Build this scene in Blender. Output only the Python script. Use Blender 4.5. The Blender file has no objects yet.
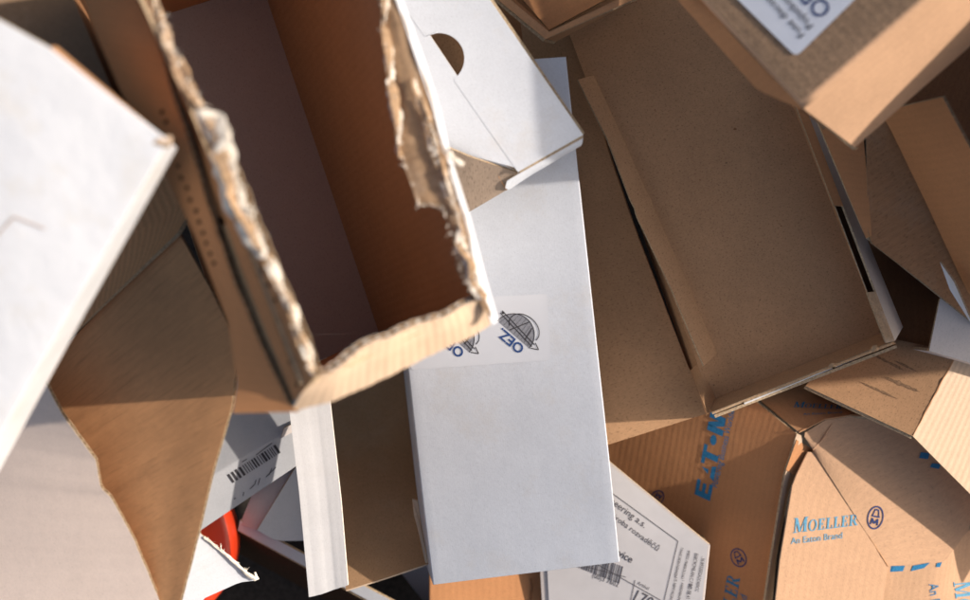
import bpy, bmesh, math, random
from mathutils import Vector, Matrix, noise
random.seed(7)
sc = bpy.context.scene
COL = sc.collection

# ------------------------------------------------------------------ camera, world, sun, exposure
H, FPX = 1.6, 1261.0                      # camera height over the ground, focal length in photo pixels (970 wide)
cam_d = bpy.data.cameras.new('camera'); cam = bpy.data.objects.new('camera', cam_d); COL.objects.link(cam)
cam.location = (0, 0, H); cam.rotation_euler = (0, 0, 0)
cam_d.sensor_width = 36; cam_d.lens = 36 * FPX / 970
cam_d.clip_start = 0.02; cam_d.clip_end = 100
cam_d.dof.use_dof = True; cam_d.dof.focus_distance = 1.27; cam_d.dof.aperture_fstop = 2.7
sc.camera = cam

SUN = Vector((0.82, 0.10, 0.56)).normalized()
EL = math.asin(SUN.z); AZ = math.atan2(SUN.x, SUN.y)
w = bpy.data.worlds.new('World'); sc.world = w; w.use_nodes = True
nt = w.node_tree; nt.nodes.clear()
sky = nt.nodes.new('ShaderNodeTexSky'); sky.sky_type = 'NISHITA'; sky.sun_disc = False
sky.sun_elevation = EL; sky.sun_rotation = AZ; sky.dust_density = 4.5; sky.ozone_density = 0.35; sky.air_density = 1.0
bg = nt.nodes.new('ShaderNodeBackground'); bg.inputs[1].default_value = 0.09
wo = nt.nodes.new('ShaderNodeOutputWorld')
nt.links.new(sky.outputs[0], bg.inputs[0]); nt.links.new(bg.outputs[0], wo.inputs[0])
sd = bpy.data.lights.new('sun', 'SUN'); sd.energy = 4.0; sd.angle = math.radians(0.9); sd.color = (1, 0.90, 0.80)
so = bpy.data.objects.new('sun', sd); COL.objects.link(so); so.location = SUN * 5
so.rotation_euler = SUN.to_track_quat('Z', 'Y').to_euler()
sc.view_settings.view_transform = 'Standard'; sc.view_settings.look = 'None'
sc.view_settings.exposure = 0.46; sc.view_settings.gamma = 1.0
sc.cycles.max_bounces = 8; sc.cycles.diffuse_bounces = 6

# ------------------------------------------------------------------ helpers: pixels to real places
def at(px, py, z):
    s = (H - z) / FPX
    return Vector(((px - 485) * s, (300 - py) * s, z))

class Plane:
    """a real plane through three points; calling it gives the point of that plane seen at a photo pixel"""
    def __init__(self, a, b, c):
        self.o = at(*a); n = (at(*b) - self.o).cross(at(*c) - self.o).normalized()
        self.n = n if n.dot(Vector((0, 0, H)) - self.o) > 0 else -n
    def __call__(self, px, py, off=0.0):
        d = Vector(((px - 485) / FPX, (300 - py) / FPX, -1)); c = Vector((0, 0, H))
        return c + d * ((self.o + self.n * off - c).dot(self.n) / d.dot(self.n))

def link(name, me, parent=None):
    o = bpy.data.objects.new(name, me); COL.objects.link(o)
    if parent: o.parent = parent
    return o

def thing(name, label, cat, loc, group=None):
    o = bpy.data.objects.new(name, None); COL.objects.link(o); o.location = loc
    o.empty_display_size = 0.05
    o['label'] = label; o['category'] = cat
    if group: o['group'] = group
    return o

def origin(parent):
    p = Vector((0, 0, 0)); q = parent
    while q is not None: p += q.location; q = q.parent
    return p

# ------------------------------------------------------------------ materials
def newmat(name):
    m = bpy.data.materials.new(name); m.use_nodes = True
    t = m.node_tree; b = t.nodes['Principled BSDF']
    return m, t, b
def N(t, kind, **kw):
    n = t.nodes.new(kind)
    for k, v in kw.items():
        if k in n.inputs: n.inputs[k].default_value = v
        else: setattr(n, k, v)
    return n
def mixc(t, fac, a, b, mode='MIX'):
    n = t.nodes.new('ShaderNodeMix'); n.data_type = 'RGBA'; n.blend_type = mode; n.clamp_result = True
    for s, v in ((0, fac), (6, a), (7, b)):
        if isinstance(v, bpy.types.NodeSocket): t.links.new(v, n.inputs[s])
        elif s == 0: n.inputs[0].default_value = v
        else: n.inputs[s].default_value = (*v, 1) if len(v) == 3 else v
    return n.outputs[2]
def ramp(t, src, stops):
    r = t.nodes.new('ShaderNodeValToRGB'); t.links.new(src, r.inputs[0])
    e = r.color_ramp.elements
    e[0].position, e[0].color = stops[0][0], (*[stops[0][1]] * 3, 1)
    e[1].position, e[1].color = stops[-1][0], (*[stops[-1][1]] * 3, 1)
    for p, v in stops[1:-1]:
        x = e.new(p); x.color = (v, v, v, 1)
    return r.outputs[0]

def paper(name, col, dirt=(.5, .4, .3), rough=.8, speck=.5, fibre=.16, flute=.0, blotch=.18, dirt_amt=.25, pitch=.0075, spec=.3, crease=.25):
    m, t, b = newmat(name)
    tc = N(t, 'ShaderNodeTexCoord'); L = t.links.new
    uvm = N(t, 'ShaderNodeMapping'); L(tc.outputs['UV'], uvm.inputs[0])
    big = N(t, 'ShaderNodeTexNoise', Scale=5.5, Detail=5, Roughness=.6); L(tc.outputs['Object'], big.inputs['Vector'])
    mid = N(t, 'ShaderNodeTexNoise', Scale=120, Detail=4, Roughness=.7); L(tc.outputs['Object'], mid.inputs['Vector'])
    fm = N(t, 'ShaderNodeMapping'); fm.inputs['Scale'].default_value = (1, .35, 1); L(tc.outputs['UV'], fm.inputs[0])
    fib = N(t, 'ShaderNodeTexNoise', Scale=750, Detail=3, Roughness=.65); L(fm.outputs[0], fib.inputs['Vector'])
    spk = N(t, 'ShaderNodeTexNoise', Scale=520, Detail=1, Roughness=.4); L(tc.outputs['UV'], spk.inputs['Vector'])
    vor = N(t, 'ShaderNodeTexVoronoi', Scale=26); vor.inputs['Randomness'].default_value = 1; L(tc.outputs['UV'], vor.inputs['Vector'])
    c = mixc(t, 1, col, ramp(t, big.outputs[0], [(.3, 1 - blotch), (.7, 1)]), 'MULTIPLY')
    c = mixc(t, 1, c, ramp(t, mid.outputs[0], [(.3, 1 - fibre * .6), (.7, 1)]), 'MULTIPLY')
    c = mixc(t, 1, c, ramp(t, fib.outputs[0], [(.32, 1 - fibre), (.68, 1)]), 'MULTIPLY')
    c = mixc(t, 1, c, ramp(t, spk.outputs[0], [(.20, 1 - speck), (.42, 1)]), 'MULTIPLY')
    c = mixc(t, 1, c, ramp(t, vor.outputs['Distance'], [(.0, 1 - speck), (.012, 1 - speck), (.03, 1)]), 'MULTIPLY')
    # scuffed and dirty patches
    dn = N(t, 'ShaderNodeTexNoise', Scale=14, Detail=7, Roughness=.7); L(tc.outputs['Object'], dn.inputs['Vector'])
    dm = N(t, 'ShaderNodeMath', operation='MULTIPLY'); L(ramp(t, dn.outputs[0], [(.52, 0), (.75, 1)]), dm.inputs[0]); dm.inputs[1].default_value = dirt_amt
    c = mixc(t, dm.outputs[0], c, dirt)
    wav = N(t, 'ShaderNodeTexWave', wave_type='BANDS', bands_direction='X', Scale=2 * math.pi / (20 * pitch) , Distortion=.03, Detail=1)
    wav.inputs['Detail Scale'].default_value = 2
    L(tc.outputs['UV'], wav.inputs['Vector'])
    if flute: c = mixc(t, 1, c, ramp(t, wav.outputs['Color'], [(0, 1 - flute * .35), (1, 1)]), 'MULTIPLY')
    L(c, b.inputs['Base Color'])
    b.inputs['Roughness'].default_value = rough; b.inputs['Specular IOR Level'].default_value = spec
    # relief: fibres, flutes telegraphing through, soft creases
    cr = N(t, 'ShaderNodeTexNoise', Scale=16, Detail=6, Roughness=.55); L(tc.outputs['Object'], cr.inputs['Vector'])
    b1 = N(t, 'ShaderNodeBump', Strength=.22, Distance=.0004); L(fib.outputs[0], b1.inputs['Height'])
    b2 = N(t, 'ShaderNodeBump', Strength=max(flute, .012), Distance=.0006); L(wav.outputs['Color'], b2.inputs['Height']); L(b1.outputs[0], b2.inputs['Normal'])
    b3 = N(t, 'ShaderNodeBump', Strength=crease, Distance=.004); L(cr.outputs[0], b3.inputs['Height']); L(b2.outputs[0], b3.inputs['Normal'])
    L(b3.outputs[0], b.inputs['Normal'])
    return m

def flat(name, col, rough=.6, spec=.4, noise_amt=.25, scale=300):
    m, t, b = newmat(name); tc = N(t, 'ShaderNodeTexCoord')
    n = N(t, 'ShaderNodeTexNoise', Scale=scale, Detail=3); t.links.new(tc.outputs['Object'], n.inputs['Vector'])
    c = mixc(t, 1, col, ramp(t, n.outputs[0], [(.3, 1 - noise_amt), (.7, 1)]), 'MULTIPLY')
    t.links.new(c, b.inputs['Base Color']); b.inputs['Roughness'].default_value = rough; b.inputs['Specular IOR Level'].default_value = spec
    return m

PALEK  = paper('kraft_light', (.70, .43, .26), dirt=(.42, .26, .14), flute=.10, speck=.2, fibre=.12)
KRAFT  = paper('kraft', (.60, .325, .165), dirt=(.30, .17, .08), flute=.12, speck=.22, fibre=.12)
ORANGE = paper('kraft_warm', (.62, .29, .125), dirt=(.42, .19, .085), flute=.10, speck=.15, fibre=.10)
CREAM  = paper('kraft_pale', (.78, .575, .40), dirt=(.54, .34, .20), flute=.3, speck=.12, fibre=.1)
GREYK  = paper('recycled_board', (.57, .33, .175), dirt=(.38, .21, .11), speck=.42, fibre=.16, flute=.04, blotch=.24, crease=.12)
BROWN  = paper('kraft_brown_ribbed', (.74, .37, .165), dirt=(.30, .16, .08), flute=.45, speck=.2, fibre=.12)
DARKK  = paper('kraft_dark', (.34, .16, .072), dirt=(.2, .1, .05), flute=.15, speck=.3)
WHITE  = paper('white_coated', (.75, .775, .82), dirt=(.60, .52, .42), rough=.42, spec=.5, speck=.12, fibre=.07, blotch=.12, dirt_amt=.35, crease=.22)
GLOSS  = paper('white_gloss', (.84, .855, .88), dirt=(.62, .52, .35), rough=.25, spec=.6, speck=.08, fibre=.04, blotch=.10, dirt_amt=.35, crease=.55)
GREYW  = paper('white_matt', (.73, .66, .615), dirt=(.55, .47, .40), rough=.65, speck=.15, fibre=.08, blotch=.1, dirt_amt=.2, flute=.015, crease=.15)
MAUVE  = paper('grey_liner', (.40, .345, .33), dirt=(.30, .25, .22), speck=.2, fibre=.08, blotch=.08, dirt_amt=.1, crease=.05)
GREYB  = paper('grey_coated', (.50, .51, .53), dirt=(.4, .4, .4), rough=.5, speck=.1, fibre=.06, dirt_amt=.15)
EDGE   = flat('board_edge', (.56, .42, .27), .9, .2, .5, 500)
EDGEW  = flat('board_edge_white', (.78, .74, .67), .9, .2, .35, 500)
MEDIUM = flat('fluting', (.42, .28, .16), .9, .1, .4, 500)
PULP   = flat('torn_pulp', (.86, .79, .68), .9, .1, .2, 160)
PULPK  = paper('peeled_kraft', (.66, .43, .25), dirt=(.8, .68, .54), dirt_amt=.8, speck=.3, fibre=.3, flute=.3)
LABELM = flat('label_paper', (.72, .75, .82), .35, .5, .05, 60)
STICK  = flat('clear_sticker', (.74, .75, .78), .18, .6, .03, 40)
INKB   = flat('blue_ink', (.035, .23, .45), .6, .3, .35, 600)
INKL   = flat('light_blue_ink', (.14, .40, .60), .6, .3, .4, 600)
INKD   = flat('dark_blue_ink', (.03, .05, .17), .5, .3, .2, 600)
INKK   = flat('black_ink', (.06, .055, .06), .5, .3, .3, 600)
INKG   = flat('grey_ink', (.33, .33, .36), .5, .3, .3, 900)
SMUDGE = flat('smudge_ink', (.33, .20, .115), .8, .2, .5, 500)
REDP   = flat('red_plastic', (.62, .045, .012), .35, .5, .08, 60)
PIT    = flat('recess_shade', (.07, .04, .025), 1, 0, .3, 300)  # near-black colour standing in for shade inside holes and gaps
ASPH   = flat('asphalt', (.045, .036, .030), .9, .2, .6, 180)

# ------------------------------------------------------------------ board builders
def resample(pts, n):
    d = [0]
    for a, b in zip(pts, pts[1:]): d.append(d[-1] + (b - a).length)
    out = []
    for i in range(n + 1):
        s = d[-1] * i / n; k = 0
        while k < len(pts) - 2 and d[k + 1] < s: k += 1
        f = (s - d[k]) / max(d[k + 1] - d[k], 1e-9)
        out.append(pts[k].lerp(pts[k + 1], min(max(f, 0), 1)))
    return out

def jag(pts, n, amp, freq, seed):
    """rough a polyline up: torn or worn edge"""
    p = resample(pts, n); L = len(p)
    out = []
    for i, q in enumerate(p):
        fade = min(1, i / 3, (L - 1 - i) / 3)
        v = noise.noise_vector(Vector((i * freq, seed * 3.1, 0))) + .5 * noise.noise_vector(Vector((i * freq * 2.7, seed * 7.1, 4)))
        out.append(q + v * amp * fade)
    return out

def coons(b, r, t, l, nu, nv):
    g = []
    for j in range(nv + 1):
        v = j / nv; row = []
        for i in range(nu + 1):
            u = i / nu
            p = b[i] * (1 - v) + t[i] * v + l[j] * (1 - u) + r[j] * u - (b[0] * (1 - u) * (1 - v) + b[-1] * u * (1 - v) + t[0] * (1 - u) * v + t[-1] * u * v)
            row.append(p)
        g.append(row)
    return g

def sides_of(q):
    return ([q[0], q[1]], [q[1], q[2]], [q[3], q[2]], [q[0], q[3]])

def grid_of(sides, nu, nv, warp, bow, bowf):
    b, r, t, l = [resample(s, n) for s, n in zip(sides, (nu, nv, nu, nv))]
    g = coons(b, r, t, l, nu, nv)
    n0 = (g[0][-1] - g[0][0]).cross(g[-1][0] - g[0][0])
    n1 = (g[-1][-1] - g[-1][0]).cross(g[-1][-1] - g[0][-1])
    n = (n0.normalized() + n1.normalized()).normalized()
    if n.dot(Vector((0, 0, H)) - g[nv // 2][nu // 2]) < 0:      # outer face looks at the viewer
        g = [row[::-1] for row in g]; n = -n; flipped = True
    else: flipped = False
    for j in range(nv + 1):
        for i in range(nu + 1):
            u, v = i / nu, j / nv
            uu = 1 - u if flipped else u
            p = g[j][i]
            d = n * (bow * 16 * u * (1 - u) * v * (1 - v))
            if bowf: d += n * bowf(uu, v)
            g[j][i] = p + d + noise.noise_vector(p * 6) * warp
    return g, n, flipped

def sheet(name, parent, q, mat, t=.003, n=(16, 16), back=None, edge=None, flute='', warp=.0006, bow=0, bowf=None, label=None, pitch=.0062, roll=0):
    """one panel of board: front and back liner, cut edges; sides named in flute ('brtl') show the open corrugation"""
    sides = q if isinstance(q[0], (list, tuple)) else sides_of(q)
    nu, nv = n
    g, nn, flipped = grid_of(sides, nu, nv, warp, bow, bowf)
    if flipped: flute = flute.translate(str.maketrans('rl', 'lr'))
    O = origin(parent) if parent else g[0][0].copy()
    bm = bmesh.new(); uvl = bm.loops.layers.uv.new('UVMap')
    nor = [[None] * (nu + 1) for _ in range(nv + 1)]
    for j in range(nv + 1):
        for i in range(nu + 1):
            du = g[j][min(i + 1, nu)] - g[j][max(i - 1, 0)]; dv = g[min(j + 1, nv)][i] - g[max(j - 1, 0)][i]
            k = du.cross(dv); nor[j][i] = k.normalized() if k.length > 1e-12 else nn
    lu = (g[0][-1] - g[0][0]).length; lv = (g[-1][0] - g[0][0]).length
    uo = random.random() * 3; vo = random.random() * 3
    F = [[bm.verts.new(g[j][i] - O) for i in range(nu + 1)] for j in range(nv + 1)]
    B = [[bm.verts.new(g[j][i] - nor[j][i] * t - O) for i in range(nu + 1)] for j in range(nv + 1)]
    def uvset(f, ij):
        for lp, (i, j) in zip(f.loops, ij):
            a = (uo + lu * i / nu, vo + lv * j / nv)
            lp[uvl].uv = a
    for j in range(nv):
        for i in range(nu):
            ij = [(i, j), (i + 1, j), (i + 1, j + 1), (i, j + 1)]
            f = bm.faces.new([F[b][a] for a, b in ij]); f.material_index = 0; f.smooth = True; uvset(f, ij)
            ij = ij[::-1]
            f = bm.faces.new([B[b][a] for a, b in ij]); f.material_index = 1; f.smooth = True; uvset(f, ij)
    loops = {'b': [(i, 0) for i in range(nu + 1)], 'r': [(nu, j) for j in range(nv + 1)],
             't': [(i, nv) for i in range(nu, -1, -1)], 'l': [(0, j) for j in range(nv, -1, -1)]}
    for s, ij in loops.items():
        if s not in flute:
            for (a, b), (c, d) in zip(ij, ij[1:]):
                f = bm.faces.new([F[b][a], B[b][a], B[d][c], F[d][c]]); f.material_index = 2
            continue
        inw = {'b': (0, 1), 'r': (-1, 0), 't': (0, -1), 'l': (1, 0)}[s]; lt = min(.0006, t * .2); rec = .004
        rows = []; P = []
        for a, b in ij:
            p = g[b][a]; q2 = g[b + inw[1]][a + inw[0]]; iv = (q2 - p).normalized(); k = nor[b][a]
            P.append((p, iv, k))
            rows.append([F[b][a], bm.verts.new(p - k * lt - O), bm.verts.new(p - k * lt + iv * rec - O),
                         bm.verts.new(p - k * (t - lt) + iv * rec - O), bm.verts.new(p - k * (t - lt) - O), B[b][a]])
        for r0, r1 in zip(rows, rows[1:]):
            for k in range(5):
                f = bm.faces.new([r0[k], r0[k + 1], r1[k + 1], r1[k]]); f.material_index = 2 if k in (0, 4) else 3
        # the wavy middle layer
        pl = [x[0] for x in P]; dist = [0]
        for x, y in zip(pl, pl[1:]): dist.append(dist[-1] + (y - x).length)
        ns = max(4, int(dist[-1] / pitch * 8)); prev = None; k = 0
        for m in range(ns + 1):
            sdist = dist[-1] * m / ns
            while k < len(P) - 2 and dist[k + 1] < sdist: k += 1
            f_ = (sdist - dist[k]) / max(dist[k + 1] - dist[k], 1e-9)
            p = P[k][0].lerp(P[k + 1][0], f_); iv = P[k][1].lerp(P[k + 1][1], f_); kk = P[k][2].lerp(P[k + 1][2], f_)
            jit = .25 * noise.noise(Vector((sdist * 40, 3, 1)))
            y = .5 + (.5 - lt / t) * .92 * math.sin(2 * math.pi * (sdist / pitch + jit))
            p = p - kk * t * y - O
            cur = (bm.verts.new(p + iv * .0003), bm.verts.new(p + iv * rec))
            if prev:
                f = bm.faces.new([prev[0], prev[1], cur[1], cur[0]]); f.material_index = 2; f.smooth = True
            prev = cur
    for e in bm.edges:
        if len(e.link_faces) == 2 and e.link_faces[0].material_index != e.link_faces[1].material_index: e.smooth = False
    me = bpy.data.meshes.new(name); bm.to_mesh(me); bm.free()
    for mm in (mat, back or mat, edge or EDGE, MEDIUM): me.materials.append(mm)
    o = link(name, me, parent)
    if not parent: o.location = O
    if label: o['label'] = label
    return o

def folded(name, parent, quads, mat, t=.003, bev=.0018, warp=.0005, bows=None, n=12, edge=None, label=None, foldmat=None, solid=True):
    """several faces of one box folded from one board: welded, folds rounded, board thickness inside"""
    O = origin(parent)
    bm = bmesh.new(); uvl = bm.loops.layers.uv.new('UVMap')
    mats = mat if isinstance(mat, (list, tuple)) else [mat] * len(quads)
    slots = []
    for k, q in enumerate(quads):
        sides = q if isinstance(q[0], (list, tuple)) else sides_of(q)
        b, r, tt, l = [resample(s, n) for s in sides]
        g = coons(b, r, tt, l, n, n)
        cen = g[n // 2][n // 2]; nn = (g[n][n] - g[0][0]).cross(g[n][0] - g[0][n]).normalized()
        bow = (bows or {}).get(k, 0)
        if nn.dot(Vector((0, 0, H)) - cen) < 0 : nb = -nn
        else: nb = nn
        if mats[k] not in slots: slots.append(mats[k])
        lu = (b[-1] - b[0]).length; lv = (l[-1] - l[0]).length
        V = [[None] * (n + 1) for _ in range(n + 1)]
        for j in range(n + 1):
            for i in range(n + 1):
                u, v = i / n, j / n; p = g[j][i]
                V[j][i] = bm.verts.new(p + nb * bow * 16 * u * (1 - u) * v * (1 - v) + noise.noise_vector(p * 6) * warp - O)
        for j in range(n):
            for i in range(n):
                f = bm.faces.new([V[j][i], V[j][i + 1], V[j + 1][i + 1], V[j + 1][i]]); f.smooth = True
                f.material_index = slots.index(mats[k])
                for lp, (a, c) in zip(f.loops, [(i, j), (i + 1, j), (i + 1, j + 1), (i, j + 1)]):
                    lp[uvl].uv = (lu * a / n + k, lv * c / n)
    bmesh.ops.remove_doubles(bm, verts=bm.verts[:], dist=.0008)
    bmesh.ops.recalc_face_normals(bm, faces=bm.faces[:])
    # outward = seen by the viewer: look at the first face
    bm.faces.ensure_lookup_table(); f0 = bm.faces[0]
    if f0.normal.dot(Vector((0, 0, H)) - O - f0.calc_center_median()) < 0:
        bmesh.ops.reverse_faces(bm, faces=bm.faces[:])
    if bev:
        slots.append(foldmat or mats[0])
        es = [e for e in bm.edges if len(e.link_faces) == 2 and e.calc_face_angle(0) > math.radians(14)]
        bmesh.ops.bevel(bm, geom=es, offset=bev, segments=3, profile=.6, affect='EDGES', material=len(slots) - 1, clamp_overlap=True)
        for f in bm.faces: f.smooth = True
    for e in bm.edges:
        if len(e.link_faces) == 1: e.smooth = False
    me = bpy.data.meshes.new(name); bm.to_mesh(me); bm.free()
    slots.append(edge or EDGE)
    for m in slots: me.materials.append(m)
    o = link(name, me, parent)
    if solid:
        s = o.modifiers.new('thickness', 'SOLIDIFY'); s.thickness = t; s.offset = -1; s.use_rim = True
        s.material_offset_rim = len(slots)
    if label: o['label'] = label
    return o

from mathutils.bvhtree import BVHTree
def onto(obj, px, py, back=0):
    """the point of obj seen at a photo pixel"""
    O = origin(obj.parent); me = obj.data
    t = BVHTree.FromPolygons([v.co + O for v in me.vertices], [p.vertices[:] for p in me.polygons])
    c = Vector((0, 0, H)); d = Vector(((px - 485) / FPX, (300 - py) / FPX, -1)).normalized()
    h = t.ray_cast(c, d)
    return (h[0], h[1]) if h[0] else (None, None)

def crumb_strip(name, parent, pts, mat, seed=0, nseg=90, nr=7):
    """ragged ridge of torn board along a line: pts = (px, py, z, half width, half height)"""
    O = origin(parent); P = [at(*p[:3]) for p in pts]
    d = [0]
    for a, b in zip(P, P[1:]): d.append(d[-1] + (b - a).length)
    bm = bmesh.new(); rows = []
    for i in range(nseg + 1):
        s = d[-1] * i / nseg; k = 0
        while k < len(P) - 2 and d[k + 1] < s: k += 1
        f = (s - d[k]) / max(d[k + 1] - d[k], 1e-9)
        c = P[k].lerp(P[k + 1], f); wd = pts[k][3] * (1 - f) + pts[k + 1][3] * f; hh = pts[k][4] * (1 - f) + pts[k + 1][4] * f
        tg = (P[k + 1] - P[k]).normalized(); up = Vector((0, 0, 1)); sd_ = tg.cross(up).normalized(); up = sd_.cross(tg)
        row = []
        for j in range(nr + 1):
            a = math.pi * 2 * j / (nr + 1)
            q = Vector((s * 85, math.cos(a) * 1.3 + seed, math.sin(a) * 1.3))
            rr = 1 + .75 * noise.noise(q) + .45 * noise.noise(q * 2.6)
            off = sd_ * (math.cos(a) * wd * rr) + up * (math.sin(a) * hh * rr)
            off += sd_ * wd * .7 * noise.noise(Vector((s * 45, seed, 9)))
            row.append(bm.verts.new(c + off - O))
        rows.append(row)
    for r0, r1 in zip(rows, rows[1:]):
        for j in range(nr + 1):
            f = bm.faces.new([r0[j], r0[(j + 1) % (nr + 1)], r1[(j + 1) % (nr + 1)], r1[j]]); f.smooth = (j % 2 == 0)
    bm.faces.new(rows[0][::-1]); bm.faces.new(rows[-1])
    me = bpy.data.meshes.new(name); bm.to_mesh(me); bm.free(); me.materials.append(mat)
    return link(name, me, parent)

def shred(name, parent, pts, mat, seed=0, layers=2, n=110):
    """torn board edge: overlapping thin ragged flakes along a line; pts = (px, py, z, half width)"""
    for L_ in range(layers):
        sc_ = (1.0, .72, .5, .4)[L_]; A = []; B_ = []
        P = [at(*p[:3]) for p in pts]; d = [0]
        for a, b in zip(P, P[1:]): d.append(d[-1] + (b - a).length)
        for i in range(n + 1):
            s = d[-1] * i / n; k = 0
            while k < len(P) - 2 and d[k + 1] < s: k += 1
            f = (s - d[k]) / max(d[k + 1] - d[k], 1e-9); c = P[k].lerp(P[k + 1], f); w_ = (pts[k][3] * (1 - f) + pts[k + 1][3] * f) * sc_
            tg = (P[k + 1] - P[k]).normalized(); sv = tg.cross(Vector((0, 0, 1))).normalized()
            e = min(1, i / 5, (n - i) / 5)
            def nz(q, fr): return noise.noise(Vector((s * fr, seed + L_ * 3.7 + q, 0)))
            cen = c + sv * w_ * (.7 * nz(1, 60)) + Vector((0, 0, .0018 * L_ - .0005))
            wl = w_ * max(.12, 1 + 1.3 * nz(3, 55) + .5 * nz(4, 170) + .3 * nz(5, 450)) * e
            wr = w_ * max(.12, 1 + 1.3 * nz(6, 50) + .5 * nz(7, 160) + .35 * nz(8, 450)) * e
            A.append(cen - sv * wl + Vector((0, 0, .0040 * nz(9, 60) + .0008 * nz(11, 250)))); B_.append(cen + sv * wr + Vector((0, 0, .0040 * nz(10, 50) + .0008 * nz(12, 250))))
        ph = seed * 1.3 + L_
        o_ = sheet(name, parent, [A, [A[-1], B_[-1]], B_, [A[0], B_[0]]], mat if L_ != 1 else PULPK, n=(n, 7), t=.0009, warp=.0003, edge=PULP if mat is PULP else EDGE,
              bowf=lambda u, v: .0022 * math.sin(math.pi * v) * (1 + .8 * math.sin(u * 17 + ph)) + .0010 * noise.noise(Vector((u * 90, v * 3, ph))))
        for f_ in o_.data.polygons: f_.use_smooth = False

def fibres(name, parent, pts, mat, seed=0, n=60, ln=.006):
    """loose paper fibres and slivers standing off a torn edge, one mesh"""
    rnd = random.Random(seed); P = [at(*p) for p in pts]; O = origin(parent); bm = bmesh.new()
    for _ in range(n):
        k = rnd.randrange(len(P) - 1); p = P[k].lerp(P[k + 1], rnd.random())
        tg = (P[k + 1] - P[k]).normalized()
        d = (tg * rnd.uniform(-1, 1) + tg.cross(Vector((0, 0, 1))) * rnd.choice((-1, 1)) * rnd.uniform(.1, .8) + Vector((0, 0, rnd.uniform(-.2, .6)))).normalized()
        L_ = ln * rnd.uniform(.3, 1.3); wd = rnd.uniform(.00025, .0009); cu = Vector((rnd.uniform(-1, 1), rnd.uniform(-1, 1), rnd.uniform(-.5, .5))) * L_ * .5
        sdv = d.cross(Vector((.3, .2, 1))).normalized(); prev = None
        for i in range(6):
            t = i / 5; q = p + d * L_ * t + cu * t * t; w_ = wd * (1 - t * .8)
            cur = (bm.verts.new(q - sdv * w_ - O), bm.verts.new(q + sdv * w_ - O), bm.verts.new(q + Vector((0, 0, w_)) - O))
            if prev:
                for a in range(3): bm.faces.new([prev[a], prev[(a + 1) % 3], cur[(a + 1) % 3], cur[a]])
            prev = cur
    me = bpy.data.meshes.new(name); bm.to_mesh(me); bm.free(); me.materials.append(mat)
    return link(name, me, parent)

# ------------------------------------------------------------------ print and labels
def poly_mesh(name, parent, polys, pl, mat, off=.0006):
    """flat printed shapes: each poly is a list of photo pixels laid onto the real plane"""
    O = origin(parent); bm = bmesh.new()
    for p in polys:
        vs = [bm.verts.new(pl(x, y, off) - O) for x, y in p]
        try: f = bm.faces.new(vs)
        except ValueError: continue
        if f.normal.dot(pl.n) < 0 or True:
            f.normal_update()
            if f.normal.dot(pl.n) < 0: f.normal_flip()
    me = bpy.data.meshes.new(name); bm.to_mesh(me); bm.free(); me.materials.append(mat)
    return link(name, me, parent)

def frame_on(pl, p0, p1, off):
    o = pl(*p0, off); x = pl(*p1, off) - o; L = x.length; x.normalize(); y = pl.n.cross(x).normalized()
    return o, x, y, L

def text(name, parent, s, p0, p1, pl, mat, aspect=1.0, bold=0, shear=0, off=.0006):
    cu = bpy.data.curves.new(name, 'FONT'); cu.body = s; cu.size = 1; cu.offset = bold; cu.shear = shear; cu.resolution_u = 3
    tmp = bpy.data.objects.new('tmp', cu); COL.objects.link(tmp)
    dg = bpy.context.evaluated_depsgraph_get(); me = bpy.data.meshes.new_from_object(tmp.evaluated_get(dg))
    bpy.data.objects.remove(tmp)
    xs = [v.co.x for v in me.vertices]
    o, x, y, L = frame_on(pl, p0, p1, off); k = L / max(max(xs) - min(xs), 1e-6); O = origin(parent); x0 = min(xs)
    for v in me.vertices: v.co = o + x * (v.co.x - x0) * k + y * v.co.y * k * aspect - O
    me.materials.clear(); me.materials.append(mat); me.name = name
    return link(name, me, parent)

def stroke(a, b, wd):
    ax, ay = a; bx, by = b; dx, dy = bx - ax, by - ay; l = math.hypot(dx, dy) or 1; nx, ny = -dy / l * wd / 2, dx / l * wd / 2
    return [(ax + nx, ay + ny), (bx + nx, by + ny), (bx - nx, by - ny), (ax - nx, ay - ny)]
def ringq(cx, cy, rx, ry, w, a0=0, a1=360, n=20, wy=None):
    out = []; wy = w if wy is None else wy
    for i in range(n):
        A = math.radians(a0 + (a1 - a0) * i / n); B = math.radians(a0 + (a1 - a0) * (i + 1) / n)
        out.append([(cx + rx * math.cos(A), cy + ry * math.sin(A)), (cx + rx * math.cos(B), cy + ry * math.sin(B)),
                    (cx + (rx - w) * math.cos(B), cy + (ry - wy) * math.sin(B)), (cx + (rx - w) * math.cos(A), cy + (ry - wy) * math.sin(A))])
    return out
def rect(x0, y0, x1, y1): return [(x0, y0), (x1, y0), (x1, y1), (x0, y1)]
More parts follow.
